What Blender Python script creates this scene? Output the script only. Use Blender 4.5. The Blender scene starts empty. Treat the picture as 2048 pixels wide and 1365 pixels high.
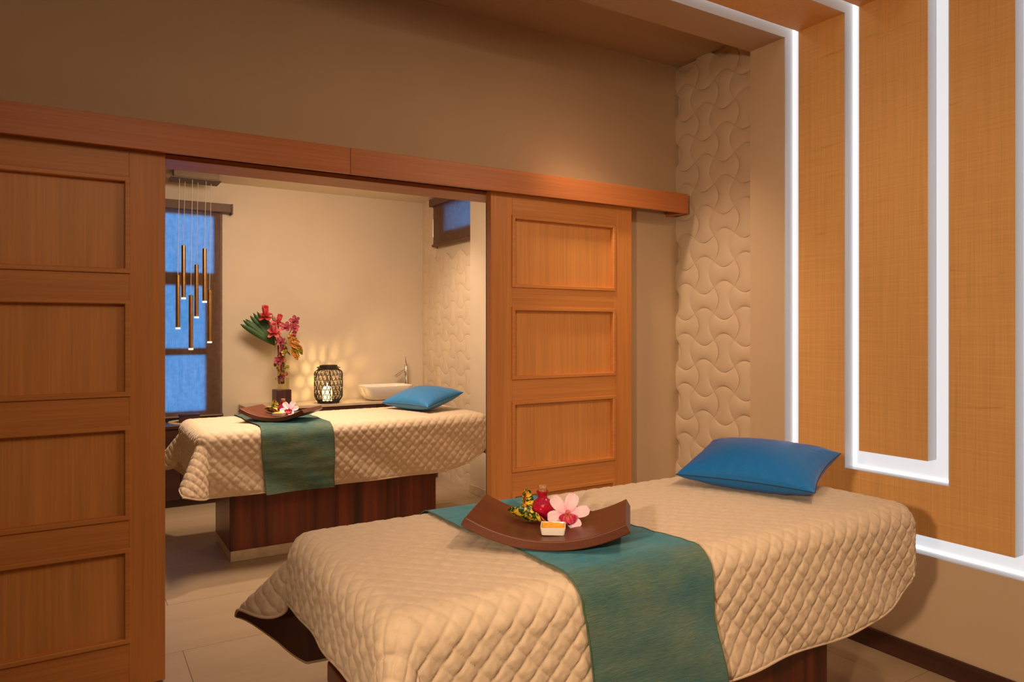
import bpy, bmesh, math, random
import numpy as np
from mathutils import Vector, Matrix, Euler

random.seed(7)
np.random.seed(7)
PI = math.pi
sc = bpy.context.scene
COL = sc.collection

# ------------------------------------------------------------------ camera, world, exposure
cam_d = bpy.data.cameras.new('camera')
cam_d.sensor_width = 36.0
cam_d.lens = 36.0 * 1426.0 / 2048.0
cam_d.shift_y = -22.5 / 2048.0
cam_d.clip_start = 0.05
cam = bpy.data.objects.new('camera', cam_d)
COL.objects.link(cam)
cam.location = (0, 0, 1.4)
cam.rotation_euler = (PI / 2, 0, -math.radians(31.5))
sc.camera = cam

sc.view_settings.view_transform = 'Standard'
sc.view_settings.look = 'None'
sc.view_settings.gamma = 1
sc.view_settings.exposure = 0
sc.view_settings.use_curve_mapping = False

w = bpy.data.worlds.new('dusk')
sc.world = w
w.use_nodes = True
w.node_tree.nodes['Background'].inputs[0].default_value = (0.05, 0.35, 0.74, 1)
w.node_tree.nodes['Background'].inputs[1].default_value = 4.4

sc.cycles.max_bounces = 8
sc.cycles.diffuse_bounces = 4
sc.cycles.glossy_bounces = 3
sc.cycles.transmission_bounces = 8
sc.cycles.transparent_max_bounces = 12
sc.cycles.caustics_reflective = False
sc.cycles.caustics_refractive = False
sc.cycles.use_denoising = True
sc.cycles.sample_clamp_indirect = 4.0

WARM = (1.0, 0.70, 0.445)
WARM2 = (1.0, 0.745, 0.53)


def spot(name, loc, aim, watts, deg, blend=0.6, radius=0.06, col=WARM):
    d = bpy.data.lights.new(name, 'SPOT')
    d.energy = watts
    d.color = col
    d.spot_size = math.radians(deg)
    d.spot_blend = blend
    d.shadow_soft_size = radius
    o = bpy.data.objects.new(name, d)
    COL.objects.link(o)
    o.location = loc
    o.rotation_euler = (Vector(aim) - Vector(loc)).to_track_quat('-Z', 'Y').to_euler()
    return o


def area(name, loc, aim, watts, size, col=WARM, spread=180):
    d = bpy.data.lights.new(name, 'AREA')
    d.energy = watts
    d.color = col
    d.shape = 'DISK'
    d.size = size
    d.spread = math.radians(spread)
    o = bpy.data.objects.new(name, d)
    COL.objects.link(o)
    o.location = loc
    o.rotation_euler = (Vector(aim) - Vector(loc)).to_track_quat('-Z', 'Y').to_euler()
    return o


# lamp standing left of the camera, shining over the near table to the panelled wall
spot('lamp_light', (-1.25, -0.15, 1.75), (2.7, 1.65, 0.95), 270, 68, 1.0, 0.07)
# recessed ceiling spots
spot('ceiling_spot', (0.95, 2.15, 2.95), (1.35, 1.75, 0.8), 265, 58, 0.9, 0.05)
spot('ceiling_spot', (1.35, 0.35, 2.83), (1.55, 1.45, 0.6), 110, 70, 1.0, 0.06)
spot('ceiling_spot', (2.62, 0.75, 2.83), (1.75, 3.13, 1.15), 75, 80, 1.0, 0.05)
spot('ceiling_spot', (1.9, 2.80, 3.0), (3.2, 2.88, 0.7), 95, 62, 1.0, 0.08)
spot('ceiling_spot', (0.95, 4.9, 2.58), (1.2, 4.75, 0.8), 105, 75, 0.9, 0.05, WARM2)
spot('ceiling_spot', (2.2, 5.3, 2.6), (2.9, 5.75, 0.7), 45, 80, 1.0, 0.06, WARM2)
# unseen soft warm fill lights, added to brighten both rooms
area('fill_light', (0.3, 0.4, 2.7), (1.1, 2.2, 0.3), 21, 1.2)
area('fill_light', (1.3, 4.4, 2.5), (1.4, 5.4, 0.4), 52, 1.0, WARM2)


# ------------------------------------------------------------------ materials
def lin(r, g, b):
    f = lambda c: (c / 255 / 12.92) if c / 255 <= 0.04045 else ((c / 255 + 0.055) / 1.055) ** 2.4
    return (f(r), f(g), f(b), 1)


class NT:
    def __init__(self, name):
        self.m = bpy.data.materials.new(name)
        self.m.use_nodes = True
        self.t = self.m.node_tree
        self.b = self.t.nodes['Principled BSDF']
        self.out = self.t.nodes['Material Output']

    def n(self, typ, **kw):
        nd = self.t.nodes.new(typ)
        for k, v in kw.items():
            setattr(nd, k, v)
        return nd

    def l(self, a, b):
        self.t.links.new(a, b)

    def coord(self, kind='Object', scale=(1, 1, 1), rnd=True, rot=(0, 0, 0)):
        tc = self.n('ShaderNodeTexCoord')
        mp = self.n('ShaderNodeMapping')
        mp.inputs['Scale'].default_value = scale
        mp.inputs['Rotation'].default_value = rot
        self.l(tc.outputs[kind], mp.inputs['Vector'])
        if rnd:
            oi = self.n('ShaderNodeObjectInfo')
            mu = self.n('ShaderNodeMath', operation='MULTIPLY')
            mu.inputs[1].default_value = 23.7
            self.l(oi.outputs['Random'], mu.inputs[0])
            cb = self.n('ShaderNodeCombineXYZ')
            for k in 'XYZ':
                self.l(mu.outputs[0], cb.inputs[k])
            self.l(cb.outputs[0], mp.inputs['Location'])
        return mp.outputs['Vector']

    def noise(self, vec, scale=1, detail=4, rough=0.55, dist=0):
        nd = self.n('ShaderNodeTexNoise')
        nd.inputs['Scale'].default_value = scale
        nd.inputs['Detail'].default_value = detail
        nd.inputs['Roughness'].default_value = rough
        nd.inputs['Distortion'].default_value = dist
        self.l(vec, nd.inputs['Vector'])
        return nd.outputs['Fac']

    def ramp(self, fac, stops):
        r = self.n('ShaderNodeValToRGB')
        e = r.color_ramp.elements
        while len(e) < len(stops):
            e.new(0.5)
        for el, (p, c) in zip(e, stops):
            el.position = p
            el.color = c
        self.l(fac, r.inputs[0])
        return r.outputs[0]

    def mix(self, fac, a, b, mode='MIX'):
        m = self.n('ShaderNodeMix', data_type='RGBA', blend_type=mode)
        if isinstance(fac, (int, float)):
            m.inputs[0].default_value = fac
        else:
            self.l(fac, m.inputs[0])
        for sock, v in ((m.inputs[6], a), (m.inputs[7], b)):
            if isinstance(v, tuple):
                sock.default_value = v
            else:
                self.l(v, sock)
        return m.outputs[2]

    def bump(self, fac, strength=0.3, dist=0.002):
        b = self.n('ShaderNodeBump')
        b.inputs['Strength'].default_value = strength
        b.inputs['Distance'].default_value = dist
        self.l(fac, b.inputs['Height'])
        self.l(b.outputs[0], self.b.inputs['Normal'])

    def set(self, **kw):
        for k, v in kw.items():
            self.b.inputs[k.replace('_', ' ')].default_value = v
        return self

    def col(self, c):
        if isinstance(c, tuple):
            self.b.inputs['Base Color'].default_value = c
        else:
            self.l(c, self.b.inputs['Base Color'])


def wood(name, c1, c2, axis, rough=0.45, fine=90, streak=9, bump=0.12):
    t = NT(name)
    s1 = [fine, fine, fine]
    s1[axis] = 2.0
    s2 = [streak, streak, streak]
    s2[axis] = 0.6
    f = t.noise(t.coord('Object', tuple(s1)), 1, 5, 0.6)
    g = t.noise(t.coord('Object', tuple(s2)), 1, 3, 0.5, 0.6)
    a = t.ramp(g, [(0.3, c1), (0.7, c2)])
    k = t.ramp(f, [(0.3, (0.84, 0.84, 0.84, 1)), (0.65, (1.04, 1.04, 1.04, 1))])
    t.col(t.mix(1.0, a, k, 'MULTIPLY'))
    t.set(Roughness=rough)
    t.bump(f, bump, 0.001)
    return t.m


def plain(name, c, rough=0.5, var=0.08, scale=6, bump=0.0, bscale=60, **kw):
    t = NT(name)
    v = t.coord('Object', (scale,) * 3)
    f = t.noise(v, 1, 4)
    d = tuple(x * (1 - var) for x in c[:3]) + (1,)
    e = tuple(min(1, x * (1 + var)) for x in c[:3]) + (1,)
    t.col(t.ramp(f, [(0.3, d), (0.7, e)]))
    t.set(Roughness=rough, **kw)
    if bump:
        t.bump(t.noise(t.coord('Object', (bscale,) * 3), 1, 3), bump, 0.002)
    return t.m


M = {}
C1, C2 = (0.62, 0.240, 0.058, 1), (0.70, 0.290, 0.076, 1)
M['door_v'] = wood('door_wood_upright', C1, C2, 2)
M['door_h'] = wood('door_wood_level', C1, C2, 0)
M['panel_v'] = wood('door_panel_wood', (0.68, 0.290, 0.076, 1), (0.77, 0.345, 0.098, 1), 2)
M['header'] = wood('header_wood', (0.54, 0.180, 0.055, 1), (0.61, 0.210, 0.066, 1), 0)
M['rosewood'] = wood('rosewood', (0.055, 0.010, 0.006, 1), (0.27, 0.055, 0.020, 1), 2, 0.30, 70, 14)
M['rosewood_h'] = wood('rosewood_level', (0.10, 0.018, 0.010, 1), (0.18, 0.04, 0.018, 1), 0, 0.3)
M['tray'] = wood('tray_wood', (0.100, 0.028, 0.013, 1), (0.155, 0.046, 0.021, 1), 0, 0.36, 60, 10)
M['dark_wood'] = wood('dark_wood', (0.035, 0.012, 0.010, 1), (0.07, 0.024, 0.018, 1), 0, 0.35)
M['box_wood'] = wood('woven_box_wood', (0.035, 0.012, 0.012, 1), (0.09, 0.03, 0.028, 1), 2, 0.45, 120, 30, 0.5)
M['espresso'] = wood('baseboard_wood', (0.045, 0.016, 0.010, 1), (0.08, 0.028, 0.016, 1), 1, 0.4)
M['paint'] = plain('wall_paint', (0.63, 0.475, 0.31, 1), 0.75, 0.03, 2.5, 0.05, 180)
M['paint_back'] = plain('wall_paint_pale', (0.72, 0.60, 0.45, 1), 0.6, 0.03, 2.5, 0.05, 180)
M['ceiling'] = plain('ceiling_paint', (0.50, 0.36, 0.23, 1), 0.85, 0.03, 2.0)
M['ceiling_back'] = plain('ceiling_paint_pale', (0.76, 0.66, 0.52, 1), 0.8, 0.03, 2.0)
M['relief'] = plain('carved_plaster', (0.72, 0.58, 0.42, 1), 0.7, 0.03, 4, 0.05, 200)
M['white_paint'] = plain('white_lacquer', (0.60, 0.60, 0.62, 1), 0.5, 0.01, 3)
M['stone'] = plain('pale_stone', (0.62, 0.50, 0.36, 1), 0.35, 0.16, 14, 0.03, 60)
M['ceramic'] = plain('white_ceramic', (0.88, 0.83, 0.76, 1), 0.18, 0.01, 3)
M['chrome'] = plain('chrome', (0.75, 0.74, 0.72, 1), 0.12, 0.02, 5, Metallic=1.0)
M['brass'] = plain('antique_brass', (0.50, 0.28, 0.085, 1), 0.32, 0.12, 20, Metallic=1.0)
M['bronze'] = plain('dull_bronze', (0.15, 0.095, 0.05, 1), 0.5, 0.1, 20, Metallic=0.3)
M['cord'] = plain('cord', (0.62, 0.56, 0.46, 1), 0.5, 0.05)
M['rattan'] = plain('dark_rattan', (0.028, 0.016, 0.010, 1), 0.45, 0.3, 60, 0.3, 200)
M['cork'] = plain('cork', (0.42, 0.20, 0.085, 1), 0.9, 0.45, 180, 0.6, 260)
M['scrub'] = plain('orange_scrub', (0.93, 0.44, 0.03, 1), 0.35, 0.12, 90, 0.5, 90, Subsurface_Weight=0.0)
M['blind'] = None
M['window_frame'] = plain('window_frame_wood', (0.22, 0.12, 0.07, 1), 0.5, 0.15, 8)
M['cassette'] = plain('blind_cassette', (0.13, 0.06, 0.035, 1), 0.55, 0.1, 30)
M['mat'] = plain('woven_straw', (0.66, 0.52, 0.36, 1), 0.8, 0.2, 90, 0.5, 120)
M['leather'] = plain('brown_leather', (0.11, 0.04, 0.022, 1), 0.4, 0.1, 20, 0.1, 120)
M['lining'] = plain('shade_brown_lining', (0.085, 0.032, 0.020, 1), 0.8, 0.15, 8, 0.1, 150)  # dark brown stands in for the shade inside the near quilt
M['lining_pale'] = plain('cream_lining', (0.62, 0.47, 0.30, 1), 0.85, 0.1, 8, 0.2, 100)

# floor tiles, long pale stone planks with a soft streak
t = NT('stone_tile')
f = t.noise(t.coord('Object', (1.6, 7, 4)), 1, 5, 0.6, 0.5)
g = t.noise(t.coord('Object', (1.2, 1.2, 1.2), False), 1, 2)
a = t.ramp(f, [(0.25, (0.40, 0.285, 0.175, 1)), (0.75, (0.48, 0.36, 0.235, 1))])
t.col(t.mix(0.25, a, t.ramp(g, [(0.3, (0.37, 0.265, 0.16, 1)), (0.7, (0.50, 0.385, 0.26, 1))])))
t.set(Roughness=0.42)
t.bump(f, 0.08, 0.002)
M['tile'] = t.m
M['grout'] = plain('grout', (0.38, 0.285, 0.19, 1), 0.9)

# orange grass-cloth: threads both ways
t = NT('orange_grasscloth')
fh = t.noise(t.coord('Object', (3, 3, 170)), 1, 4, 0.6)
fv = t.noise(t.coord('Object', (140, 140, 2.2)), 1, 4, 0.6)
fl = t.noise(t.coord('Object', (2.5, 2.5, 22)), 1, 4, 0.65, 0.8)
a = t.ramp(fh, [(0.25, (0.74, 0.400, 0.130, 1)), (0.75, (0.84, 0.480, 0.170, 1))])
b = t.ramp(fv, [(0.25, (0.87, 0.86, 0.83, 1)), (0.6, (1.02, 1.02, 1.02, 1))])
c = t.ramp(fl, [(0.26, (0.84, 0.80, 0.74, 1)), (0.36, (1, 1, 1, 1))])
t.col(t.mix(1.0, t.mix(1.0, a, b, 'MULTIPLY'), c, 'MULTIPLY'))
t.set(Roughness=0.75)
t.bump(fh, 0.15, 0.001)
M['grasscloth'] = t.m

# LED diffuser: gives off light
t = NT('led_diffuser')
t.col((0.5, 0.5, 0.5, 1))
t.b.inputs['Emission Color'].default_value = (0.93, 0.95, 1.0, 1)
t.b.inputs['Emission Strength'].default_value = 2.6
M['led'] = t.m
t = NT('glowing_channel_back')
t.col((0.35, 0.35, 0.35, 1))
t.b.inputs['Emission Color'].default_value = (0.93, 0.95, 1.0, 1)
t.b.inputs['Emission Strength'].default_value = 0.66
M['led_back'] = t.m

# quilted cotton
t = NT('quilt_cotton')
f = t.noise(t.coord('UV', (260, 260, 260), False), 1, 3)
g = t.noise(t.coord('UV', (38, 38, 38), False), 1, 4, 0.6, 0.4)
t.col(t.ramp(g, [(0.3, (0.65, 0.50, 0.345, 1)), (0.7, (0.725, 0.57, 0.405, 1))]))
t.set(Roughness=0.8, Sheen_Weight=0.25, Sheen_Roughness=0.4)
t.bump(t.mix(0.25, g, f), 0.35, 0.004)
M['quilt'] = t.m

# shot-silk runner
t = NT('shot_silk')
u1 = t.noise(t.coord('UV', (30, 240, 1), False, (0, 0, 0.10)), 1, 6, 0.7, 0.7)
u2 = t.noise(t.coord('UV', (5, 7, 1), False), 1, 4, 0.6)
u3 = t.noise(t.coord('UV', (500, 500, 1), False), 1, 2)
a = t.ramp(u2, [(0.3, (0.070, 0.135, 0.115, 1)), (0.5, (0.125, 0.170, 0.092, 1)), (0.72, (0.195, 0.200, 0.085, 1))])
b = t.ramp(u1, [(0.3, (0.62, 0.62, 0.62, 1)), (0.7, (1.30, 1.30, 1.30, 1))])
t.col(t.mix(1.0, a, b, 'MULTIPLY'))
t.set(Roughness=0.5, Sheen_Weight=1.0, Sheen_Roughness=0.35)
t.b.inputs['Sheen Tint'].default_value = (0.10, 0.62, 1.0, 1)
t.b.inputs['Specular Tint'].default_value = (0.2, 0.75, 1.0, 1)
t.bump(t.mix(0.25, u1, u3), 0.9, 0.006)
M['silk'] = t.m
t = NT('runner_hem')
t.col((0.075, 0.13, 0.075, 1))
t.set(Roughness=0.6)
M['silk_hem'] = t.m

# satin of the cushions
def satin(name, c, tint):
    t = NT(name)
    f = t.noise(t.coord('UV', (420, 60, 1), False), 1, 3)
    g = t.noise(t.coord('UV', (60, 420, 1), False), 1, 3)
    d = tuple(x * 0.75 for x in c[:3]) + (1,)
    t.col(t.ramp(t.mix(0.5, f, g), [(0.3, d), (0.7, c)]))
    t.set(Roughness=0.40, Sheen_Weight=0.6, Sheen_Roughness=0.3, Specular_IOR_Level=0.6)
    t.b.inputs['Sheen Tint'].default_value = tint
    t.b.inputs['Specular Tint'].default_value = (0.45, 0.8, 1.0, 1)
    t.bump(f, 0.12, 0.001)
    return t.m
M['satin'] = satin('blue_satin', (0.012, 0.165, 0.52, 1), (0.10, 0.06, 0.36, 1))
M['satin_pale'] = satin('pale_blue_satin', (0.045, 0.22, 0.50, 1), (0.08, 0.16, 0.40, 1))
M['satin_dark'] = plain('navy_piping', (0.012, 0.03, 0.075, 1), 0.5)


def thin_glass(name, tint, gloss=0.08):
    t = NT(name)
    tr = t.n('ShaderNodeBsdfTransparent')
    tr.inputs[0].default_value = tint
    gl = t.n('ShaderNodeBsdfGlossy')
    gl.inputs['Roughness'].default_value = 0.03
    lw = t.n('ShaderNodeLayerWeight')
    lw.inputs[0].default_value = 0.35
    mu = t.n('ShaderNodeMath', operation='MULTIPLY')
    mu.inputs[1].default_value = 0.5
    t.l(lw.outputs['Fresnel'], mu.inputs[0])
    mx = t.n('ShaderNodeMixShader')
    t.l(mu.outputs[0], mx.inputs[0])
    t.l(tr.outputs[0], mx.inputs[1])
    t.l(gl.outputs[0], mx.inputs[2])
    t.l(mx.outputs[0], t.out.inputs['Surface'])
    return t.m
M['glass'] = thin_glass('clear_glass', (0.97, 0.97, 0.95, 1))
M['red_glass'] = thin_glass('red_glass', (0.96, 0.36, 0.46, 1))
_t = M['red_glass'].node_tree
_out = _t.nodes['Material Output']
_prev = _out.inputs['Surface'].links[0].from_socket
_d = _t.nodes.new('ShaderNodeBsdfPrincipled')
_d.inputs['Base Color'].default_value = (0.62, 0.012, 0.06, 1)
_d.inputs['Roughness'].default_value = 0.06
_m = _t.nodes.new('ShaderNodeMixShader')
_m.inputs[0].default_value = 0.42
_t.links.new(_prev, _m.inputs[1])
_t.links.new(_d.outputs[0], _m.inputs[2])
_t.links.new(_m.outputs[0], _out.inputs['Surface'])
M['pane'] = thin_glass('window_pane', (0.95, 0.97, 1, 1))
t = NT('red_oil')
t.col((0.95, 0.06, 0.16, 1))
t.set(Roughness=0.1, Transmission_Weight=0.4, IOR=1.3, Subsurface_Weight=0.0)
M['oil'] = t.m
t = NT('water')
t.col((0.9, 0.85, 0.6, 1))
t.set(Roughness=0.02, Transmission_Weight=1.0, IOR=1.33)
M['water'] = thin_glass('water', (0.93, 0.90, 0.72, 1))

# translucent roller-blind cloth
t = NT('blind_cloth')
f = t.noise(t.coord('Object', (160, 160, 6), False), 1, 4)
g = t.noise(t.coord('Object', (30, 30, 30), False), 1, 4)
df = t.n('ShaderNodeBsdfDiffuse')
t.l(t.ramp(t.mix(0.4, f, g), [(0.3, (0.20, 0.115, 0.07, 1)), (0.7, (0.36, 0.21, 0.125, 1))]), df.inputs[0])
tr = t.n('ShaderNodeBsdfRefraction')
tr.inputs['Roughness'].default_value = 0.5
tr.inputs['IOR'].default_value = 1.25
t.l(t.ramp(t.mix(0.5, f, g), [(0.3, (0.62, 0.72, 0.78, 1)), (0.7, (0.95, 0.97, 1.0, 1))]), tr.inputs[0])
mx = t.n('ShaderNodeMixShader')
mx.inputs[0].default_value = 0.52
t.l(df.outputs[0], mx.inputs[1])
t.l(tr.outputs[0], mx.inputs[2])
t.l(mx.outputs[0], t.out.inputs['Surface'])
M['blind'] = t.m

# leaves and petals
def petal_mat(name, c_tip, c_base, veins=30, rough=0.5):
    t = NT(name)
    tc = t.n('ShaderNodeTexCoord')
    sp = t.n('ShaderNodeSeparateXYZ')
    t.l(tc.outputs['UV'], sp.inputs[0])
    f = t.noise(t.coord('UV', (veins, 3, 1), True), 1, 3)
    a = t.ramp(sp.outputs['Y'], [(0.0, c_base), (0.55, c_tip)])
    t.col(t.mix(1.0, a, t.ramp(f, [(0.3, (0.8, 0.8, 0.8, 1)), (0.7, (1.08, 1.08, 1.08, 1))]), 'MULTIPLY'))
    t.set(Roughness=rough, Sheen_Weight=0.2)
    return t.m
M['orchid_petal'] = petal_mat('orchid_petal', (0.82, 0.58, 0.66, 1), (0.74, 0.30, 0.44, 1))
M['orchid_lip'] = petal_mat('orchid_lip', (0.50, 0.015, 0.075, 1), (0.75, 0.14, 0.12, 1))
M['orchid_column'] = petal_mat('orchid_column', (0.86, 0.36, 0.10, 1), (0.75, 0.10, 0.08, 1))
M['ginger'] = petal_mat('ginger_bract', (0.80, 0.085, 0.10, 1), (0.55, 0.02, 0.035, 1))
M['ginger_pink'] = petal_mat('pink_ginger_bract', (0.86, 0.20, 0.20, 1), (0.70, 0.06, 0.09, 1))
M['wine'] = petal_mat('wine_orchid_petal', (0.55, 0.085, 0.13, 1), (0.28, 0.02, 0.05, 1))
M['stem_red'] = plain('red_stem', (0.40, 0.03, 0.05, 1), 0.5)
M['stem_green'] = plain('green_stem', (0.10, 0.16, 0.03, 1), 0.5)
M['palm'] = petal_mat('palm_leaf', (0.035, 0.12, 0.022, 1), (0.08, 0.20, 0.04, 1), 60)

def croton(name, cs, scale):
    t = NT(name)
    f = t.noise(t.coord('UV', (scale, scale * 2.2, 1), True), 1, 3, 0.6, 0.8)
    t.col(t.ramp(f, cs))
    t.set(Roughness=0.3)
    return t.m
M['croton'] = croton('croton_leaf', [(0.44, (0.012, 0.06, 0.012, 1)), (0.50, (0.03, 0.10, 0.02, 1)), (0.53, (0.80, 0.50, 0.03, 1)), (0.75, (0.88, 0.62, 0.08, 1))], 4.5)
M['croton_red'] = croton('croton_leaf_red', [(0.38, (0.10, 0.015, 0.012, 1)), (0.48, (0.45, 0.06, 0.02, 1)), (0.56, (0.80, 0.40, 0.03, 1)), (0.7, (0.85, 0.60, 0.10, 1))], 6)
M['rib'] = plain('leaf_rib', (0.62, 0.06, 0.03, 1), 0.4)
t = NT('candle_wax')
t.col((0.9, 0.75, 0.5, 1))
t.b.inputs['Emission Color'].default_value = (1.0, 0.72, 0.33, 1)
t.b.inputs['Emission Strength'].default_value = 2.6
M['wax'] = t.m
t = NT('flame')
t.b.inputs['Emission Color'].default_value = (1.0, 0.75, 0.35, 1)
t.b.inputs['Emission Strength'].default_value = 9
M['flame'] = t.m
t = NT('lamp_tip')
t.col((0.85, 0.85, 0.82, 1))
t.b.inputs['Emission Color'].default_value = (1.0, 0.93, 0.82, 1)
t.b.inputs['Emission Strength'].default_value = 0.7
M['lamp_tip'] = t.m


# ------------------------------------------------------------------ mesh helpers
class MB:
    def __init__(self):
        self.v, self.f, self.uv = [], [], {}

    def box(self, x0, x1, y0, y1, z0, z1):
        b = len(self.v)
        self.v += [(x0, y0, z0), (x1, y0, z0), (x1, y1, z0), (x0, y1, z0), (x0, y0, z1), (x1, y0, z1), (x1, y1, z1), (x0, y1, z1)]
        for q in ((0, 3, 2, 1), (4, 5, 6, 7), (0, 1, 5, 4), (1, 2, 6, 5), (2, 3, 7, 6), (3, 0, 4, 7)):
            self.f.append(tuple(b + i for i in q))
        return self

    def grid(self, P, closed_u=False, closed_v=False, UV=None):
        P = np.asarray(P, float)
        nu, nv = P.shape[:2]
        b = len(self.v)
        self.v += [tuple(p) for p in P.reshape(-1, 3)]
        if UV is not None:
            for k, q in enumerate(np.asarray(UV).reshape(-1, 2)):
                self.uv[b + k] = (float(q[0]), float(q[1]))
        for i in range(nu if closed_u else nu - 1):
            i2 = (i + 1) % nu
            for j in range(nv if closed_v else nv - 1):
                j2 = (j + 1) % nv
                self.f.append((b + i * nv + j, b + i2 * nv + j, b + i2 * nv + j2, b + i * nv + j2))
        return self

    def tube(self, pts, r, n=8, closed=False, caps=True):
        pts = [Vector(p) for p in pts]
        N = len(pts)
        rs = r if isinstance(r, (list, tuple)) else [r] * N
        rings = []
        up = None
        for i, p in enumerate(pts):
            a = pts[(i - 1) % N] if (closed or i > 0) else p
            c = pts[(i + 1) % N] if (closed or i < N - 1) else p
            d = (c - a)
            d = d.normalized() if d.length > 1e-9 else Vector((0, 0, 1))
            if up is None:
                up = Vector((0, 0, 1)) if abs(d.z) < 0.9 else Vector((1, 0, 0))
            x = d.cross(up)
            if x.length < 1e-6:
                x = d.orthogonal()
            x.normalize()
            y = x.cross(d).normalized()
            up = y
            rings.append([p + (x * math.cos(2 * PI * k / n) + y * math.sin(2 * PI * k / n)) * rs[i] for k in range(n)])
        b = len(self.v)
        self.grid([[tuple(q) for q in R] for R in rings], closed, True)
        if caps and not closed:
            self.f.append(tuple(b + k for k in range(n)))
            self.f.append(tuple(b + (N - 1) * n + k for k in reversed(range(n))))
        return self

    def lathe(self, prof, n=24, c=(0, 0, 0), caps=True):
        b = len(self.v)
        P = [[(c[0] + r * math.cos(2 * PI * k / n), c[1] + r * math.sin(2 * PI * k / n), c[2] + z) for k in range(n)] for r, z in prof]
        self.grid(P, False, True)
        if caps:
            self.f.append(tuple(b + k for k in reversed(range(n))))
            self.f.append(tuple(b + (len(prof) - 1) * n + k for k in range(n)))
        return self

    def prism(self, poly, lo, hi, axis=2):
        """extrude a closed 2-D polygon along an axis"""
        b = len(self.v)
        n = len(poly)
        for h in (lo, hi):
            for (p, q) in poly:
                c = [p, q]
                c.insert(axis, h)
                self.v.append(tuple(c))
        for k in range(n):
            k2 = (k + 1) % n
            self.f.append((b + k, b + k2, b + n + k2, b + n + k))
        self.f.append(tuple(b + k for k in reversed(range(n))))
        self.f.append(tuple(b + n + k for k in range(n)))
        return self

    def xf(self, m):
        self.v = [tuple(m @ Vector(p)) for p in self.v]
        return self

    def mesh(self, name, smooth=35, fix=True):
        me = bpy.data.meshes.new(name)
        me.from_pydata(self.v, [], self.f)
        if self.uv:
            lay = me.uv_layers.new(name='UVMap')
            idx = np.zeros(len(me.loops), dtype=np.int32)
            me.loops.foreach_get('vertex_index', idx)
            tab = np.zeros((len(self.v), 2))
            for k, q in self.uv.items():
                tab[k] = q
            lay.data.foreach_set('uv', tab[idx].ravel())
        if fix:
            bm = bmesh.new()
            bm.from_mesh(me)
            bmesh.ops.recalc_face_normals(bm, faces=bm.faces)
            bm.to_mesh(me)
            bm.free()
        if smooth:
            me.polygons.foreach_set('use_smooth', [True] * len(me.polygons))
            if smooth < 180:
                me.set_sharp_from_angle(angle=math.radians(smooth))
        me.update()
        return me


def obj(name, mb, mat, parent=None, bevel=0.0, smooth=35, loc=None, fix=True):
    me = mb.mesh(name, smooth, fix) if isinstance(mb, MB) else mb
    if mat is not None and not me.materials:
        me.materials.append(M[mat] if isinstance(mat, str) else mat)
    o = bpy.data.objects.new(name, me)
    COL.objects.link(o)
    if parent is not None:
        o.parent = parent
    if loc is not None:
        o.location = loc
    if bevel:
        bv = o.modifiers.new('bevel', 'BEVEL')
        bv.width = bevel
        bv.segments = 2
        bv.limit_method = 'ANGLE'
        bv.angle_limit = math.radians(40)
    return o


def tag(o, label, cat, group=None):
    o['label'] = label
    o['category'] = cat
    if group:
        o['group'] = group
    return o


def thing(name, label, cat, loc=(0, 0, 0), rz=0, group=None):
    o = bpy.data.objects.new(name, None)
    o.empty_display_size = 0.05
    COL.objects.link(o)
    o.location = loc
    o.rotation_euler = (0, 0, rz)
    return tag(o, label, cat, group)


def struct(name, mb, mat, label=None, bevel=0.0, **kw):
    o = obj(name, mb, mat, None, bevel, **kw)
    o['kind'] = 'structure'
    if label:
        o['label'] = label
    return o


def copy_tree(o, parent=None):
    c = o.copy()
    COL.objects.link(c)
    if parent is not None:
        c.parent = parent
    for ch in list(o.children):
        copy_tree(ch, c)
    return c


def box(*a):
    return MB().box(*a)


def wall_with_hole(x0, x1, y0, y1, z0, z1, hx0, hx1, hz0, hz1):
    """box in X-Z with a rectangular opening"""
    m = MB()
    if hx0 > x0:
        m.box(x0, hx0, y0, y1, z0, z1)
    if hx1 < x1:
        m.box(hx1, x1, y0, y1, z0, z1)
    if hz0 > z0:
        m.box(hx0, hx1, y0, y1, z0, hz0)
    if hz1 < z1:
        m.box(hx0, hx1, y0, y1, hz1, z1)
    return m


# ------------------------------------------------------------------ dimensions
XW = 3.0            # face of the panelled wall
XR = 3.20           # face of the carved recess in the near room
YP0, YP1 = 3.25, 3.40   # partition
YB = 6.52           # back wall
XB = 2.96           # carved wall of the back room
XBF = 2.90          # plain wall in front of it
ZC = 3.035          # high ceiling
ZS = 2.85           # lowered ceiling with the light channels
ZB = 2.66           # back-room ceiling

# ------------------------------------------------------------------ the shell
floor = struct('floor', box(-3.2, 3.4, -3.2, 6.7, -0.12, -0.004), 'grout', 'pale stone tile floor running through both rooms')
tile_me = {}
TX, TY = 1.2, 0.6
for j in range(17):
    y0 = -3.2 + j * TY
    off = (j % 2) * 0.6
    for i in range(-1, 6):
        x0 = -3.2 + i * TX + off
        x1 = min(x0 + TX, 3.3)
        x0c = max(x0, -3.2)
        y1 = min(y0 + TY, 6.7)
        if x1 - x0c < 0.05 or y1 - y0 < 0.05:
            continue
        key = (round(x1 - x0c, 3), round(y1 - y0, 3))
        if key not in tile_me:
            tile_me[key] = box(0.001, key[0] - 0.001, 0.001, key[1] - 0.001, -0.02, 0.0).mesh('tile', 0)
        obj('tile', tile_me[key], 'tile', floor, loc=(x0c, y0, 0))

# partition with the wide sliding-door opening
OX0, OX1, OZ = 0.18, 1.917, 2.115
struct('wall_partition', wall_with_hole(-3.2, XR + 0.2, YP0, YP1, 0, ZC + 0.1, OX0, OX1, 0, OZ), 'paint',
       'beige wall between the rooms above and beside the sliding doors')
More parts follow.
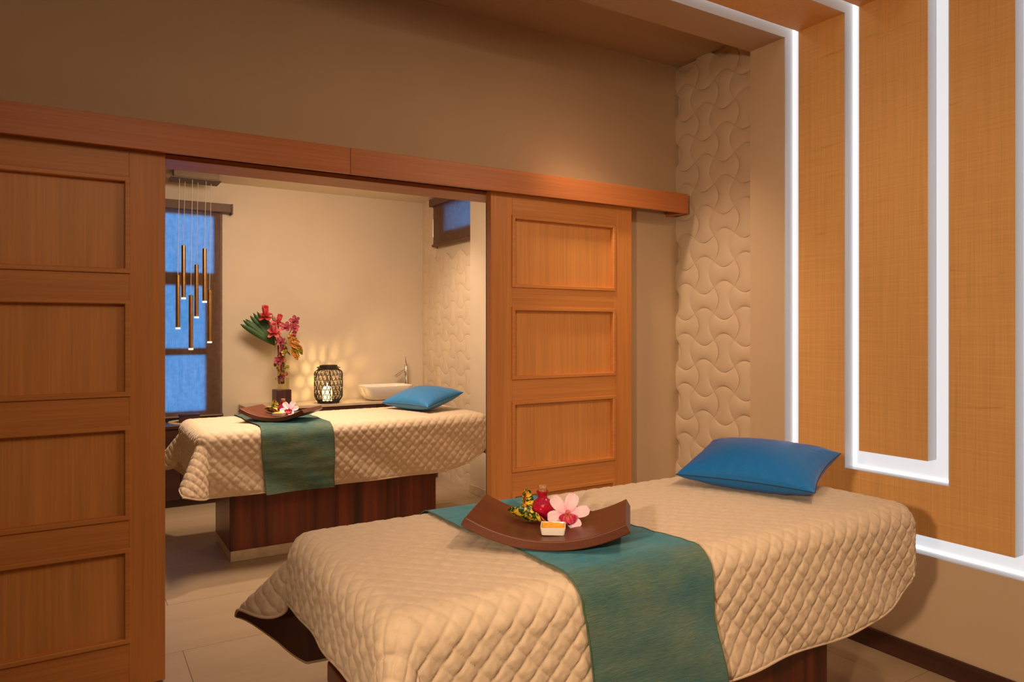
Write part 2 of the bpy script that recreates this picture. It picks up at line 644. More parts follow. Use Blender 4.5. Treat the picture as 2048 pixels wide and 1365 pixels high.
# timber lining of the opening: soffit and two jambs
tr = MB().box(OX0, OX1, YP0 - 0.045, YP1 + 0.005, OZ - 0.02, OZ).box(OX0 - 0.02, OX0, YP0 - 0.045, YP1 + 0.005, 0, OZ)
struct('trim_1', tr, 'header', 'wooden lining over the wide doorway', 0.002)
struct('trim_2', box(OX1, OX1 + 0.02, YP0 - 0.045, YP1 + 0.005, 0, OZ), 'paint_back', 'pale jamb at the doorway beside the closed-off sliding door', 0.002)

# near room: right wall built round the light channels
LO = [2.229, 2.306]
YN = 1.208          # near end of the channels
Z_LIP = 0.463
YF = 2.310
mb = MB()
mb.box(XW, XW + 0.3, -3.2, 2.52, 0, Z_LIP)                   # below the channels
mb.box(XW, XW + 0.3, YF, 2.52, Z_LIP, ZS)                 # upright frame beside the carved recess
mb.box(XW, XW + 0.3, -3.2, YN, Z_LIP, ZS)                    # nearer wall
mb.box(XW + 0.075, XW + 0.3, YN, YF, Z_LIP, ZS + 0.08)    # back of the channels
wr = struct('wall_right', mb, 'paint', 'beige right wall framing the lit orange panels', fix=False)
# recess wall with carved tiles
wrec = struct('wall_recess', box(XR + 0.012, XR + 0.2, 2.5, YP0 + 0.02, 0, ZC + 0.1), 'relief', 'recessed strip of wall covered in carved cream plaster tiles')
# lowered ceiling and high ceiling
mb = MB()
mb.box(-1.0, XW + 0.3, YF, 2.52, ZS, ZC + 0.1)
mb.box(-3.2, -1.0, -3.2, 2.52, ZS, ZC + 0.1)
mb.box(-1.0, XW + 0.3, -3.2, YN, ZS, ZC + 0.1)
mb.box(-1.0, XW + 0.3, YN, YF, ZS + 0.085, ZC + 0.1)
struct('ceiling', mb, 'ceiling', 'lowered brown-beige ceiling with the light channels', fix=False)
struct('ceiling_recess', box(-3.2, XR + 0.3, 2.50, YP0 + 0.05, ZC, ZC + 0.1), 'ceiling', 'higher strip of ceiling above the sliding doors')
struct('wall_left', box(-3.35, -3.2, -3.2, 6.7, 0, ZC + 0.1), 'paint', 'beige left wall')
struct('wall_rear', box(-3.35, 3.3, -3.35, -3.2, 0, ZC + 0.1), 'paint', 'beige wall behind the near room')
struct('baseboard_right', box(XW - 0.014, XW, -3.2, 2.52, 0, 0.085), 'espresso', 'dark brown baseboard along the panelled wall', 0.003)
struct('baseboard_recess', box(XR - 0.004, XR + 0.012, 2.52, YP0, 0, 0.085), 'espresso', None, 0.003)
struct('baseboard_partition', box(OX1 + 0.02, XR, YP0 - 0.014, YP0, 0, 0.085), 'espresso', None, 0.003)

# back room
WX0, WX1, WZ0, WZ1 = -0.25, 1.04, 0.69, 2.40
struct('wall_back', wall_with_hole(-3.2, XB + 0.3, YB, YB + 0.16, 0, ZB + 0.1, WX0, WX1, WZ0, WZ1), 'paint_back', 'pale beige back wall of the far room')
SY0, SY1, SZ0, SZ1 = 5.40, 6.13, 2.30, 2.60
mb = MB()
mb.box(XB + 0.012, XB + 0.05, SY1, YB + 0.16, 0, ZB + 0.1)
mb.box(XB + 0.012, XB + 0.05, 5.36, SY0, 0, ZB + 0.1)
mb.box(XB + 0.012, XB + 0.05, SY0, SY1, 0, SZ0)
mb.box(XB + 0.012, XB + 0.05, SY0, SY1, SZ1, ZB + 0.1)
wbr = struct('wall_back_right', mb, 'relief', 'carved cream plaster wall of the far room', fix=False)
struct('wall_back_plain', box(XBF, XBF + 0.3, YP1, 5.42, 0, ZB + 0.1), 'paint_back', 'plain beige strip of the far right wall')
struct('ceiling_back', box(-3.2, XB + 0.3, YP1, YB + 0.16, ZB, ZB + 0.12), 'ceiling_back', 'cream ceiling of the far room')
struct('baseboard_back', box(XBF - 0.012, XBF, YP1, 5.42, 0, 0.075), 'stone', 'low stone baseboard along the far right wall', 0.003)

# carved tiles: interlocking upright and level bone shapes
P, A, H = 0.1525, 0.036, 0.0052


def bone(vertical, H=H):
    n = 12
    e = 0.5 - 0.5 * np.cos(np.linspace(0, PI, n))
    e = 0.5 * e + 0.5 * np.linspace(0, 1, n)
    a, b = np.meshgrid(e, e, indexing='ij')
    sgn = 1 if vertical else -1
    x = P * a + sgn * A * np.sin(PI * b) * (1 - 2 * a)
    y = P * b + sgn * A * np.sin(PI * a) * (2 * b - 1)
    h = sgn * H * 0.35 * ((2 * b - 1) ** 2 - (2 * a - 1) ** 2) + H * 1.9 * (np.sin(PI * a) * np.sin(PI * b)) ** 0.45
    x = P / 2 + (x - P / 2) * 0.994
    y = P / 2 + (y - P / 2) * 0.994
    # plate lies in local Y-Z, facing -X ; y-axis of wall runs with -a so that the normal points to -X
    G = np.stack([-(h + 0.008), x, y], -1)
    m = MB().grid(G)
    ring = [(i, 0) for i in range(n)] + [(n - 1, j) for j in range(1, n)] + [(i, n - 1) for i in range(n - 2, -1, -1)] + [(0, j) for j in range(n - 2, 0, -1)]
    S = [[tuple(G[i, j]) for i, j in ring], [(0.014, G[i, j, 1], G[i, j, 2]) for i, j in ring]]
    m.grid(S, False, True)
    return m.mesh('carved_tile', 50)


BONE = [bone(True), bone(False)]
BONE_LOW = [bone(True, 0.0022), bone(False, 0.0022)]
for i in range(5):
    for j in range(20):
        y = YP0 - (i + 1) * P
        z = j * P - 0.03
        obj('carved_tile', BONE[(i + j) % 2], 'relief', wrec, loc=(XR, y, z))
for i in range(8):
    for j in range(18):
        y = YB - (i + 1) * P + 0.03
        z = j * P - 0.05
        if y < 5.36 or z > 2.62:
            continue
        if z + P > SZ0 - 0.10 and y < SY1 + 0.06:
            continue
        obj('carved_tile', BONE_LOW[(i + j) % 2], 'relief', wbr, loc=(XB, y, z))

# ------------------------------------------------------------------ lit channels and orange panels on the right wall, folding onto the ceiling
XE = -0.9           # far end of the ceiling part
D = 0.068


def led_channel(label, ya0, ya1, yb0, yb1, z0, z1):
    """L-shaped U channel: two legs (a far, b near), a bottom, and both legs carried on over the ceiling"""
    t = thing('light_channel', label, 'light', (XW, (ya0 + yb1) / 2, z0))
    o = Vector(t.location)
    m = MB()                      # white back of the channel
    for y0, y1 in ((ya0, ya1), (yb0, yb1)):
        m.box(XW + D, XW + D + 0.010, y0, y1, z0, ZS + D + 0.010)
        m.box(XE, XW + D, y0, y1, ZS + D, ZS + D + 0.010)
    m.box(XW + D, XW + D + 0.010, yb1, ya0, z0, z1)
    m.box(XE - 0.08, XE, yb0, ya1, ZS + D, ZS + D + 0.010)
    m.v = [tuple(Vector(p) - o) for p in m.v]
    obj('channel_back', m, 'led_back', t, fix=False)
    m = MB()                      # LED strip tucked against the outer side
    q = 0.010
    for y0, y1 in ((ya1 - q, ya1), (yb0, yb0 + q)):
        m.box(XW + D - 0.005, XW + D, y0, y1, z0, ZS + D - 0.005)
        m.box(XE, XW + D - 0.005, y0, y1, ZS + D - 0.005, ZS + D)
    m.box(XW + D - 0.005, XW + D, yb0 + q, ya1 - q, z0, z0 + q)
    m.v = [tuple(Vector(p) - o) for p in m.v]
    obj('led_strip', m, 'led', t, fix=False)
    # white lacquered outer lip of the channel
    m = MB()
    e = 0.004
    m.box(XW, XW + D + 0.01, yb0 - e, ya1 + e, z0 - e, z0)
    m.box(XW, XW + D + 0.01, ya1, ya1 + e, z0, ZS)
    m.box(XW, XW + D + 0.01, yb0 - e, yb0, z0, ZS)
    m.box(XE - 0.08, XW + D + 0.01, ya1, ya1 + e, ZS, ZS + D + 0.01)
    m.box(XE - 0.08, XW + D + 0.01, yb0 - e, yb0, ZS, ZS + D + 0.01)
    m.v = [tuple(Vector(p) - o) for p in m.v]
    obj('lip', m, 'white_paint', t, fix=False)
    return t


led_channel('white glowing U-shaped light channel round the outer orange panel', 2.229, 2.306, 1.212, 1.292, 0.467, 0.545)
led_channel('white glowing U-shaped light channel round the middle orange panel', 1.915, 1.983, 1.530, 1.613, 0.770, 0.857)

t = thing('wall_panel', 'orange grass-cloth outer panel, U-shaped, between the two white light channels', 'wall panel', (XW, 1.76, 0.545))
o_ = Vector(t.location)
ya, yb, z0, zi = (1.987, 2.229), (1.292, 1.526), 0.545, 0.766
m = MB()
poly = [(yb[0], z0), (ya[1], z0), (ya[1], ZS), (ya[0], ZS), (ya[0], zi), (yb[1], zi), (yb[1], ZS), (yb[0], ZS)]
m.prism([(p - o_.y, q - o_.z) for p, q in poly], 0, 0.004, 0)
obj('upright_board', m, 'grasscloth', t)
m = MB().prism([(p - o_.y, q - o_.z) for p, q in poly], 0.004, D - 0.001, 0)
obj('white_edging', m, 'white_paint', t)
m = MB()
poly = [(XW + D - 0.001 - o_.x, yb[0] - o_.y), (XW + D - 0.001 - o_.x, yb[1] - o_.y), (XE + 0.1 - o_.x, yb[1] - o_.y), (XE + 0.1 - o_.x, ya[0] - o_.y), (XW + D - 0.001 - o_.x, ya[0] - o_.y),
        (XW + D - 0.001 - o_.x, ya[1] - o_.y), (XE - o_.x, ya[1] - o_.y), (XE - o_.x, yb[0] - o_.y)]
m.prism(poly, ZS - o_.z, ZS + D - 0.001 - o_.z, 2)
obj('ceiling_board', m, 'grasscloth', t, 0.002)

t = thing('wall_panel', 'orange grass-cloth middle panel inside the inner white light channel', 'wall panel', (XW, 1.76, 0.857))
o_ = Vector(t.location)
obj('upright_board', box(0, 0.004, 1.613 - o_.y, 1.915 - o_.y, 0, ZS - 0.857), 'grasscloth', t)
obj('white_edging', box(0.004, D - 0.001, 1.613 - o_.y, 1.915 - o_.y, 0, ZS - 0.857), 'white_paint', t)
obj('ceiling_board', box(XE + 0.3 - o_.x, D - 0.001, 1.613 - o_.y, 1.915 - o_.y, ZS - 0.857, ZS - 0.857 + D - 0.001), 'grasscloth', t, 0.002)

# ------------------------------------------------------------------ sliding doors and their header
YD = 3.13
DH = 2.13
DW = 0.93


def sliding_door(name, x0, label):
    t = bpy.data.objects.new(name, None)
    COL.objects.link(t)
    t.location = (x0, YD, 0.012)
    t['kind'] = 'structure'
    t['label'] = label
    th = 0.045
    sw = 0.127
    obj('stile', box(0, sw, 0, th, 0, DH), 'door_v', t, 0.0015)
    obj('stile', box(DW - sw, DW, 0, th, 0, DH), 'door_v', t, 0.0015)
    pz = [(0.19, 0.552), (0.668, 1.026), (1.146, 1.514), (1.622, 1.988)]
    pz = [(a - 0.012, b - 0.012) for a, b in pz]
    edges = [0] + [v for p in pz for v in p] + [DH]
    for k in range(0, len(edges), 2):
        obj('rail', box(sw, DW - sw, 0, th, edges[k], edges[k + 1]), 'door_h', t, 0.001)
    for a, b in pz:
        obj('door_panel', box(sw, DW - sw, 0.020, 0.034, a, b), 'panel_v', t)
        # raised moulding round the panel, mitred
        m = MB()
        mw, pr = 0.019, 0.009
        prof = [(0.0, 0.0), (0.0, -pr + 0.002), (0.002, -pr), (mw - 0.003, -pr), (mw, -pr + 0.003), (mw, 0.022)]
        c = [(sw, a, 1, 1), (DW - sw, a, -1, 1), (DW - sw, b, -1, -1), (sw, b, 1, -1)]
        G = [[(x + sx * (d - 0.004), y, z + sz * (d - 0.004)) for d, y in prof] for x, z, sx, sz in c]
        m.grid(G, True, False)
        obj('moulding', m, 'door_h', t, smooth=20)
    return t


sliding_door('door_1', 0.305 - DW, 'left wooden sliding door with four recessed panels')
sliding_door('door_2', 1.793, 'right wooden sliding door in front of the bare wall')

hd = thing('sliding_door_header', 'long reddish wooden track cover above both sliding doors', 'door header', (0, 3.08, 2.095))
seam = 1.045
obj('fascia_board', box(-2.2, seam - 0.0008, 0, 0.02, 0, 0.115), 'header', hd, 0.0012)
obj('fascia_board', box(seam + 0.0008, 3.12, 0, 0.02, 0, 0.115), 'header', hd, 0.0012)
obj('top_board', box(-2.2, 3.12, 0.0205, 0.168, 0.095, 0.115), 'header', hd, 0.0012)
obj('end_cap', box(3.10, 3.12, 0.0205, 0.168, 0.0, 0.0945), 'header', hd, 0.0012)
obj('track', box(-2.2, 3.08, 0.060, 0.085, 0.055, 0.094), 'bronze', hd)

# ------------------------------------------------------------------ windows and blinds of the far room
def window(name, frame_boxes, pane_boxes, label):
    t = bpy.data.objects.new(name, None)
    COL.objects.link(t)
    t['kind'] = 'structure'
    t['label'] = label
    fr = frame_boxes[0]
    for k, b in enumerate(frame_boxes):
        obj('window_frame' if k < 4 else 'mullion', box(*b), 'window_frame', t, 0.002)
    for b in pane_boxes:
        obj('pane', box(*b), 'pane', t)
    return t


yf0, yf1 = YB + 0.045, YB + 0.10
fw = 0.02
window('window_1',
       [(WX0, WX0 + 0.05, yf0, yf1, WZ0, WZ1), (WX1 - fw, WX1, yf0, yf1, WZ0, WZ1), (WX0, WX1, yf0, yf1, WZ0, WZ0 + 0.02), (WX0, WX1, yf0, yf1, WZ1 - 0.02, WZ1),
        (WX0, WX1, yf0, yf1, 1.775, 1.885), (WX0, WX1, yf0, yf1, 1.185, 1.245), (0.955, WX1, yf0, yf1, WZ0, 1.78), (0.38, 0.44, yf0, yf1, WZ0, WZ1)],
       [(WX0 + 0.04, 0.39, YB + 0.068, YB + 0.074, 1.88, WZ1 - 0.01), (0.43, WX1 - 0.01, YB + 0.068, YB + 0.074, 1.88, WZ1 - 0.01),
        (WX0 + 0.04, 0.39, YB + 0.068, YB + 0.074, 1.24, 1.78), (0.43, 0.96, YB + 0.068, YB + 0.074, 1.24, 1.78),
        (WX0 + 0.04, 0.39, YB + 0.068, YB + 0.074, WZ0 + 0.01, 1.19), (0.43, 0.96, YB + 0.068, YB + 0.074, WZ0 + 0.01, 1.19)],
       'tall dusk-blue window of the far room')
bx0, bx1 = XB + 0.014, XB + 0.048
window('window_2',
       [(bx0, bx1, SY0, SY0 + 0.03, SZ0, SZ1), (bx0, bx1, SY1 - 0.03, SY1, SZ0, SZ1), (bx0, bx1, SY0, SY1, SZ0, SZ0 + 0.03), (bx0, bx1, SY0, SY1, SZ1 - 0.03, SZ1)],
       [(XB + 0.028, XB + 0.033, SY0 + 0.02, SY1 - 0.02, SZ0 + 0.02, SZ1 - 0.02)],
       'small high dusk-blue window in the carved wall')

t = thing('roller_blind', 'brown sheer roller blind drawn down over the tall blue window', 'blind', (0.4, YB, 0.66))
obj('blind_cloth', box(-0.69, 0.672, -0.042, -0.0405, 0.02, 1.76), 'blind', t)
m = MB()
m.prism([(-0.004, 1.735), (-0.085, 1.735), (-0.09, 1.74), (-0.09, 1.81), (-0.004, 1.81)], -0.72, 0.735, 0)
obj('cassette', m, 'cassette', t, 0.004)
obj('end_bracket', box(0.735, 0.75, -0.092, -0.003, 1.725, 1.812), 'cassette', t, 0.002)
m = MB().tube([(-0.69, -0.041, 0.015), (0.678, -0.041, 0.015)], 0.013, 10)
obj('bottom_bar', m, 'bronze', t)

t = thing('roller_blind', 'small brown roller blind on the high window by the door edge', 'blind', (XB, 5.8, 2.19))
obj('blind_cloth', box(-0.040, -0.0385, -0.37, 0.405, 0.02, 0.42), 'blind', t)
obj('cassette', box(-0.085, 0.0, -0.37, 0.41, 0.38, 0.45), 'cassette', t, 0.004)
obj('bottom_bar', MB().tube([(-0.039, -0.37, 0.012), (-0.039, 0.415, 0.012)], 0.014, 10), 'cassette', t)
o = obj('pull_cord', MB().tube([(-0.058, 0.37, 0.09), (-0.058, 0.37, 0.26)], 0.005, 6), 'ceramic', t)
o['label'] = 'white pull cord'


# ------------------------------------------------------------------ massage tables
TA, TB, TR = 0.96, 0.40, 0.065      # half length, half width, edge radius of the made-up top
ZT = 0.81


CORNERS = {(-1, 1): (0.80, 60, 19), (-1, -1): (0.42, 50, 26), (1, -1): (-0.06, 45, 30), (1, 1): (0.0, 45, 30)}


def drape(s, t, off=0.0, th0=0.05, tm=1.0, wav=0.008, seed=0.0, right=0.0, left=0.0):
    r = TR + off
    p = np.maximum(np.abs(s) - (TA - TR), 0)
    q = np.maximum(np.abs(t) - (TB - TR), 0)
    rho = np.hypot(p, q)
    phi = np.arctan2(q, np.maximum(p, 1e-9))
    s2 = np.sin(2 * phi)
    al = np.minimum(rho / TR, PI / 2)
    hor = r * np.sin(al)
    dn = r * (1 - np.cos(al)) - off
    dd = np.maximum(rho - TR * PI / 2, 0)
    th = np.full_like(rho, th0) - np.where(s > 0, min(th0, 0.035), 0) * np.cos(phi) ** 2
    deg = np.degrees(phi)
    for (qa, qb), (am, p0, wd) in CORNERS.items():
        g = np.exp(-((deg - p0) / wd) ** 2) * np.minimum(1, np.abs(s2) * 2.2)
        am = am + (right if qa > 0 else left if qb < 0 else 0)
        th = th + tm * am * g * ((s * qa > 0) & (t * qb > 0))
    hor = hor + dd * np.sin(th)
    dn = dn + dd * np.cos(th)
    ss, st = np.sign(s), np.sign(t)
    along = s + 1.7 * t
    hor = hor + dd * wav / 0.3 * (np.sin(along * 9 + seed) + 0.6 * np.sin(along * 17 + 2 + seed * 2)) * (1 - np.abs(s2))
    x = ss * (np.minimum(np.abs(s), TA - TR) + hor * np.cos(phi))
    y = st * (np.minimum(np.abs(t), TB - TR) + hor * np.sin(phi))
    return np.stack([x, y, ZT - dn], -1)


def normals(Pn):
    du = np.gradient(Pn, axis=0)
    dv = np.gradient(Pn, axis=1)
    n = np.cross(du, dv)
    n /= np.maximum(np.linalg.norm(n, axis=-1, keepdims=True), 1e-9)
    return n


def quilt_coords(ends, sides, step):
    """cloth coordinates with rounded corners; ends=(left,right) sides=(front,back) overhang beyond TA-TR / TB-TR"""
    s_lo, s_hi = -(TA - TR + ends[0]), TA - TR + ends[1]
    t_lo, t_hi = -(TB - TR + sides[0]), TB - TR + sides[1]
    s = np.linspace(s_lo, s_hi, int((s_hi - s_lo) / step))
    t = np.linspace(t_lo, t_hi, int((t_hi - t_lo) / step))
    S, T = np.meshgrid(s, t, indexing='ij')
    Pm = np.where(S < 0, ends[0], ends[1])
    Qm = np.where(T < 0, sides[0], sides[1])
    p = np.clip((np.abs(S) - (TA - TR)) / Pm, 0, 1)
    q = np.clip((np.abs(T) - (TB - TR)) / Qm, 0, 1)
    k = np.where(S < 0, np.where(T > 0, 0.2, 0.6), 1.0)
    p2 = p * np.sqrt(1 - k * q * q / 2)
    q2 = q * np.sqrt(1 - k * p * p / 2)
    S2 = np.where(p > 0, np.sign(S) * (TA - TR + p2 * Pm), S)
    cut = np.clip((S2 - 0.50) / 0.48, 0, 1)
    cut = 1 - 0.36 * cut ** 2 * (T < 0)
    T2 = np.where(q > 0, np.sign(T) * (TB - TR + q2 * Qm * cut), T)
    return S2, T2


def make_quilt(label, loc, step, ends, sides, lining, tm=1.0, seed=0.0, right=0.0, left=0.0):
    t = thing('quilt', label, 'quilt', loc)
    S, T = quilt_coords(ends, sides, step)
    B = drape(S, T, 0, tm=tm, seed=seed, right=right, left=left)
    N = normals(B)
    if N[N.shape[0] // 2, N.shape[1] // 2, 2] < 0:
        N = -N
    L = 0.0425
    a = np.abs(np.sin(PI * (S + T) / math.sqrt(2) / L))
    b = np.abs(np.sin(PI * (S - T) / math.sqrt(2) / L))
    puff = np.minimum(a * 2.6, 1) ** 0.6 * np.minimum(b * 2.6, 1) ** 0.6 * 0.5 + 0.5 * (a * b) ** 0.6
    rng = np.random.RandomState(3)
    wob = np.zeros_like(S)
    for _ in range(14):
        kx, ky, ph = rng.uniform(-150, 150), rng.uniform(-150, 150), rng.uniform(0, 6.28)
        wob += np.sin(kx * S + ky * T + ph)
    wob = wob / 5
    wob2 = np.zeros_like(S)
    for _ in range(18):
        kx, ky, ph = rng.uniform(-520, 520), rng.uniform(-520, 520), rng.uniform(0, 6.28)
        wob2 += np.sin(kx * S + ky * T + ph)
    wob2 = wob2 / 6
    edge = np.ones_like(S)
    for ax in (0, 1):
        n = S.shape[ax]
        idx = np.minimum(np.arange(n), n - 1 - np.arange(n))
        e = np.clip(idx / 3.0, 0, 1)
        edge *= e[:, None] if ax == 0 else e[None, :]
    steep = 0.40 + 0.60 * (1 - np.clip(N[..., 2], 0, 1))
    h = (0.0082 * puff * (1 + 0.22 * wob) + 0.0013 * wob2 * puff) * edge * steep
    Q = B + N * h[..., None]
    o = obj('quilted_cover', MB().grid(Q, UV=np.stack([S, T], -1)), 'quilt', t, smooth=180, fix=False)
    # lining a few millimetres beneath, on a coarser net
    Lg = (B - N * 0.004)[::3, ::3]
    last = (B - N * 0.004)
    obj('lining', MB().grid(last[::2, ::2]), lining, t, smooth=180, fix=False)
    ring = list(B[:, 0]) + list(B[-1, 1:]) + list(B[-2::-1, -1]) + list(B[0, -2:0:-1])
    ring = [r for k, r in enumerate(ring) if k % 2 == 0]
    obj('binding', MB().tube([tuple(r) for r in ring], 0.0045, 6, True), 'quilt', t, smooth=180)
    return t


def make_table(label, loc, bx=0.0):
    t = thing('massage_table', label, 'massage table', loc)
    ins = 0.012
    # mattress under the quilt, rounded by the same profile
    s = np.concatenate([np.linspace(-(TA + 0.09), -(TA - TR), 9), np.linspace(-0.8, 0.8, 9), np.linspace(TA - TR, TA + 0.09, 9)])
    q = np.concatenate([np.linspace(-(TB + 0.09), -(TB - TR), 9), np.linspace(-0.3, 0.3, 5), np.linspace(TB - TR, TB + 0.09, 9)])
    S, T = np.meshgrid(s, q, indexing='ij')
    G = drape(S, T, -ins, th0=0, tm=0.0, wav=0)
    G[..., 2] = np.maximum(G[..., 2], 0.66)
    obj('mattress', MB().grid(G), 'leather', t, smooth=60)
    obj('deck', box(-TA + 0.06, TA - 0.08, -0.20, 0.20, 0.43, 0.49), 'rosewood_h', t, 0.008)
    obj('frame', box(-TA + 0.10, TA - 0.10, -0.27, 0.27, 0.49, 0.68), 'dark_wood', t, 0.004)
    x0, x1, y0, y1 = -0.70 + bx, 0.66 + bx, -0.255, 0.255
    obj('base_cabinet', box(x0, x1, y0, y1, 0.068, 0.485), 'rosewood', t, 0.004)
    obj('plinth', box(x0 + 0.006, x1 - 0.006, y0 + 0.006, y1 - 0.006, 0.0, 0.068), 'stone', t, 0.003)
    return t


def make_runner(label, loc, x0, skew, q_front, q_back, step=0.008, seed=0.0):
    t = thing('table_runner', label, 'table runner', loc)
    hw = 0.212
    a = np.linspace(-hw, hw, int(2 * hw / step))
    b = np.linspace(-(TB - TR + q_front), TB - TR + q_back, int((2 * (TB - TR) + q_front + q_back) / step))
    Aa, Bb = np.meshgrid(a, b, indexing='ij')
    S = x0 + Aa - skew * Bb + 0.006 * np.sin(Bb * 14 + seed) * Aa / hw
    G = drape(S, Bb, 0.0115 + 0.008 * np.clip(np.abs(Bb) - TB, 0, 0.3) / 0.3, th0=0.06, tm=0, wav=0.011, seed=0.0)
    N = normals(G)
    if N[N.shape[0] // 2, N.shape[1] // 2, 2] < 0:
        N = -N
    rng = np.random.RandomState(int(5 + seed))
    wob = np.zeros_like(S)
    for _ in range(16):
        kx, ky, ph = rng.uniform(-20, 20), rng.uniform(-130, 130), rng.uniform(0, 6.28)
        wob += np.sin(kx * Aa + ky * Bb + ph)
    G = G + N * (0.0013 * wob / 4)[..., None]
    o = obj('cloth', MB().grid(G, UV=np.stack([Aa, Bb], -1)), 'silk', t, smooth=180, fix=False)
    for k, i in ((0, 0), (1, -1)):
        obj('side_hem', MB().tube([tuple(p) for p in G[i]][::2], 0.0022, 5), 'silk_hem', t, smooth=180)
    for j in (0, -1):
        obj('end_hem', MB().tube([tuple(p) for p in G[:, j]], 0.0022, 5), 'silk_hem', t, smooth=180)
    return t


TCX, TCY, TCY2 = 1.49, 1.74, 4.78
make_table('dark rosewood massage table nearest the camera, under a cream quilt', (TCX, TCY, 0))
make_table('dark rosewood massage table in the far room beyond the doorway', (TCX + 0.055, TCY2, 0), -0.055)
make_quilt('cream diamond-quilted cover with lining coloured dark as shade over the nearest massage table', (TCX, TCY, 0), 0.0045, (0.235, 0.245), (0.385, 0.45), 'lining')
make_quilt('cream diamond-quilted cover over the massage table in the far room', (TCX + 0.055, TCY2, 0), 0.0062, (0.30, 0.33), (0.41, 0.43), 'lining_pale', 1.0, 0.0, 0.12, 0.18)
make_runner('long teal-green silk runner across the nearest massage table', (TCX, TCY, 0), -0.30, 0.075, 0.41, 0.45)
make_runner('teal-green silk runner across the massage table in the far room', (TCX + 0.055, TCY2, 0), -0.395, 0.02, 0.42, 0.43, 0.01, 2.0)

# ------------------------------------------------------------------ cushions
def make_cushion(label, loc, rz, tilt, mat, a=0.248, b=0.182, T=0.076):
    t = thing('cushion', label, 'cushion', loc)
    t.rotation_euler = Euler((tilt[0], tilt[1], rz), 'XYZ')
    n = 45
    u, v = np.meshgrid(np.linspace(-1, 1, n), np.linspace(-1, 1, n), indexing='ij')
    u = np.sin(u * PI / 2 * 0.92) / math.sin(PI / 2 * 0.92)
    v = np.sin(v * PI / 2 * 0.92) / math.sin(PI / 2 * 0.92)
    x = a * u * (1 - 0.085 * (1 - v * v))
    y = b * v * (1 - 0.095 * (1 - u * u))
    h = T * np.maximum((1 - u ** 2) * (1 - v ** 2), 0) ** 0.42
    rng = np.random.RandomState(11)
    ang = np.arctan2(v, u)
    rr = np.maximum(np.abs(u), np.abs(v))
    wr_ = np.sin(ang * 23) * 0.5 + np.sin(ang * 37 + 1) * 0.5
    h = h + 0.0022 * wr_ * np.clip((rr - 0.55) / 0.3, 0, 1) * np.clip((1 - rr) / 0.08, 0, 1)
    uv = np.stack([x, y], -1)
    m = MB()
    m.grid(np.stack([x, y, h], -1), UV=uv)
    m.grid(np.stack([x, y, -h], -1)[:, ::-1], UV=uv[:, ::-1])
    obj('cover', m, mat, t, smooth=180, fix=False)
    ring = [(x[i, 0], y[i, 0], 0) for i in range(n)] + [(x[-1, j], y[-1, j], 0) for j in range(1, n)] + [(x[i, -1], y[i, -1], 0) for i in range(n - 2, -1, -1)] + [(x[0, j], y[0, j], 0) for j in range(n - 2, 0, -1)]
    obj('seam', MB().tube(ring, 0.0018, 5, True), 'satin_dark', t, smooth=180)
    return t


QT = ZT + 0.008
make_cushion('deep blue satin cushion on the nearest massage table', (2.175, 1.79, QT + 0.080), -math.radians(69), (math.radians(13), 0), 'satin')
make_cushion('soft blue cushion on the massage table in the far room', (2.19, 4.84, QT + 0.080), -math.radians(72), (math.radians(13), 0), 'satin_pale')

# ------------------------------------------------------------------ tray set
def petal(length, width, cup=0.2, curl=0.3, nu=7, nv=7, tip=0.5, base=0.25, wave=0.0):
    """petal grown along +Y from the origin, facing +Z"""
    v, u = np.meshgrid(np.linspace(0, 1, nv), np.linspace(-1, 1, nu), indexing='ij')
    wv = (v ** base) * ((1 - v) ** tip)
    wv = wv / (wv.max() + 1e-9)
    x = u * width / 2 * wv
    ang = curl * v
    y = length * np.where(np.abs(curl) > 1e-3, np.sin(ang) / (curl if abs(curl) > 1e-3 else 1), v)
    z = length * np.where(np.abs(curl) > 1e-3, (1 - np.cos(ang)) / (curl if abs(curl) > 1e-3 else 1), 0)
    z = z + cup * width * (u ** 2) * wv + wave * np.sin(v * 14) * np.abs(u) * width
    return np.stack([x, y, z], -1), np.stack([(u + 1) / 2, v], -1)


def add_petal(m, mtx, *a, **k):
    G, UV = petal(*a, **k)
    R = np.array(mtx.to_3x3())
    tr_ = np.array(mtx.translation)
    m.grid(G @ R.T + tr_, UV=UV)
    return m


def R3(x=0, y=0, z=0):
    return Euler((x, y, z), 'XYZ').to_matrix().to_4x4()


def TL(x, y, z):
    return Matrix.Translation((x, y, z))


def thicken(o, d=0.0012):
    s = o.modifiers.new('thickness', 'SOLIDIFY')
    s.thickness = d
    s.offset = 0
    return o


TRAY_RZ = -math.radians(41)


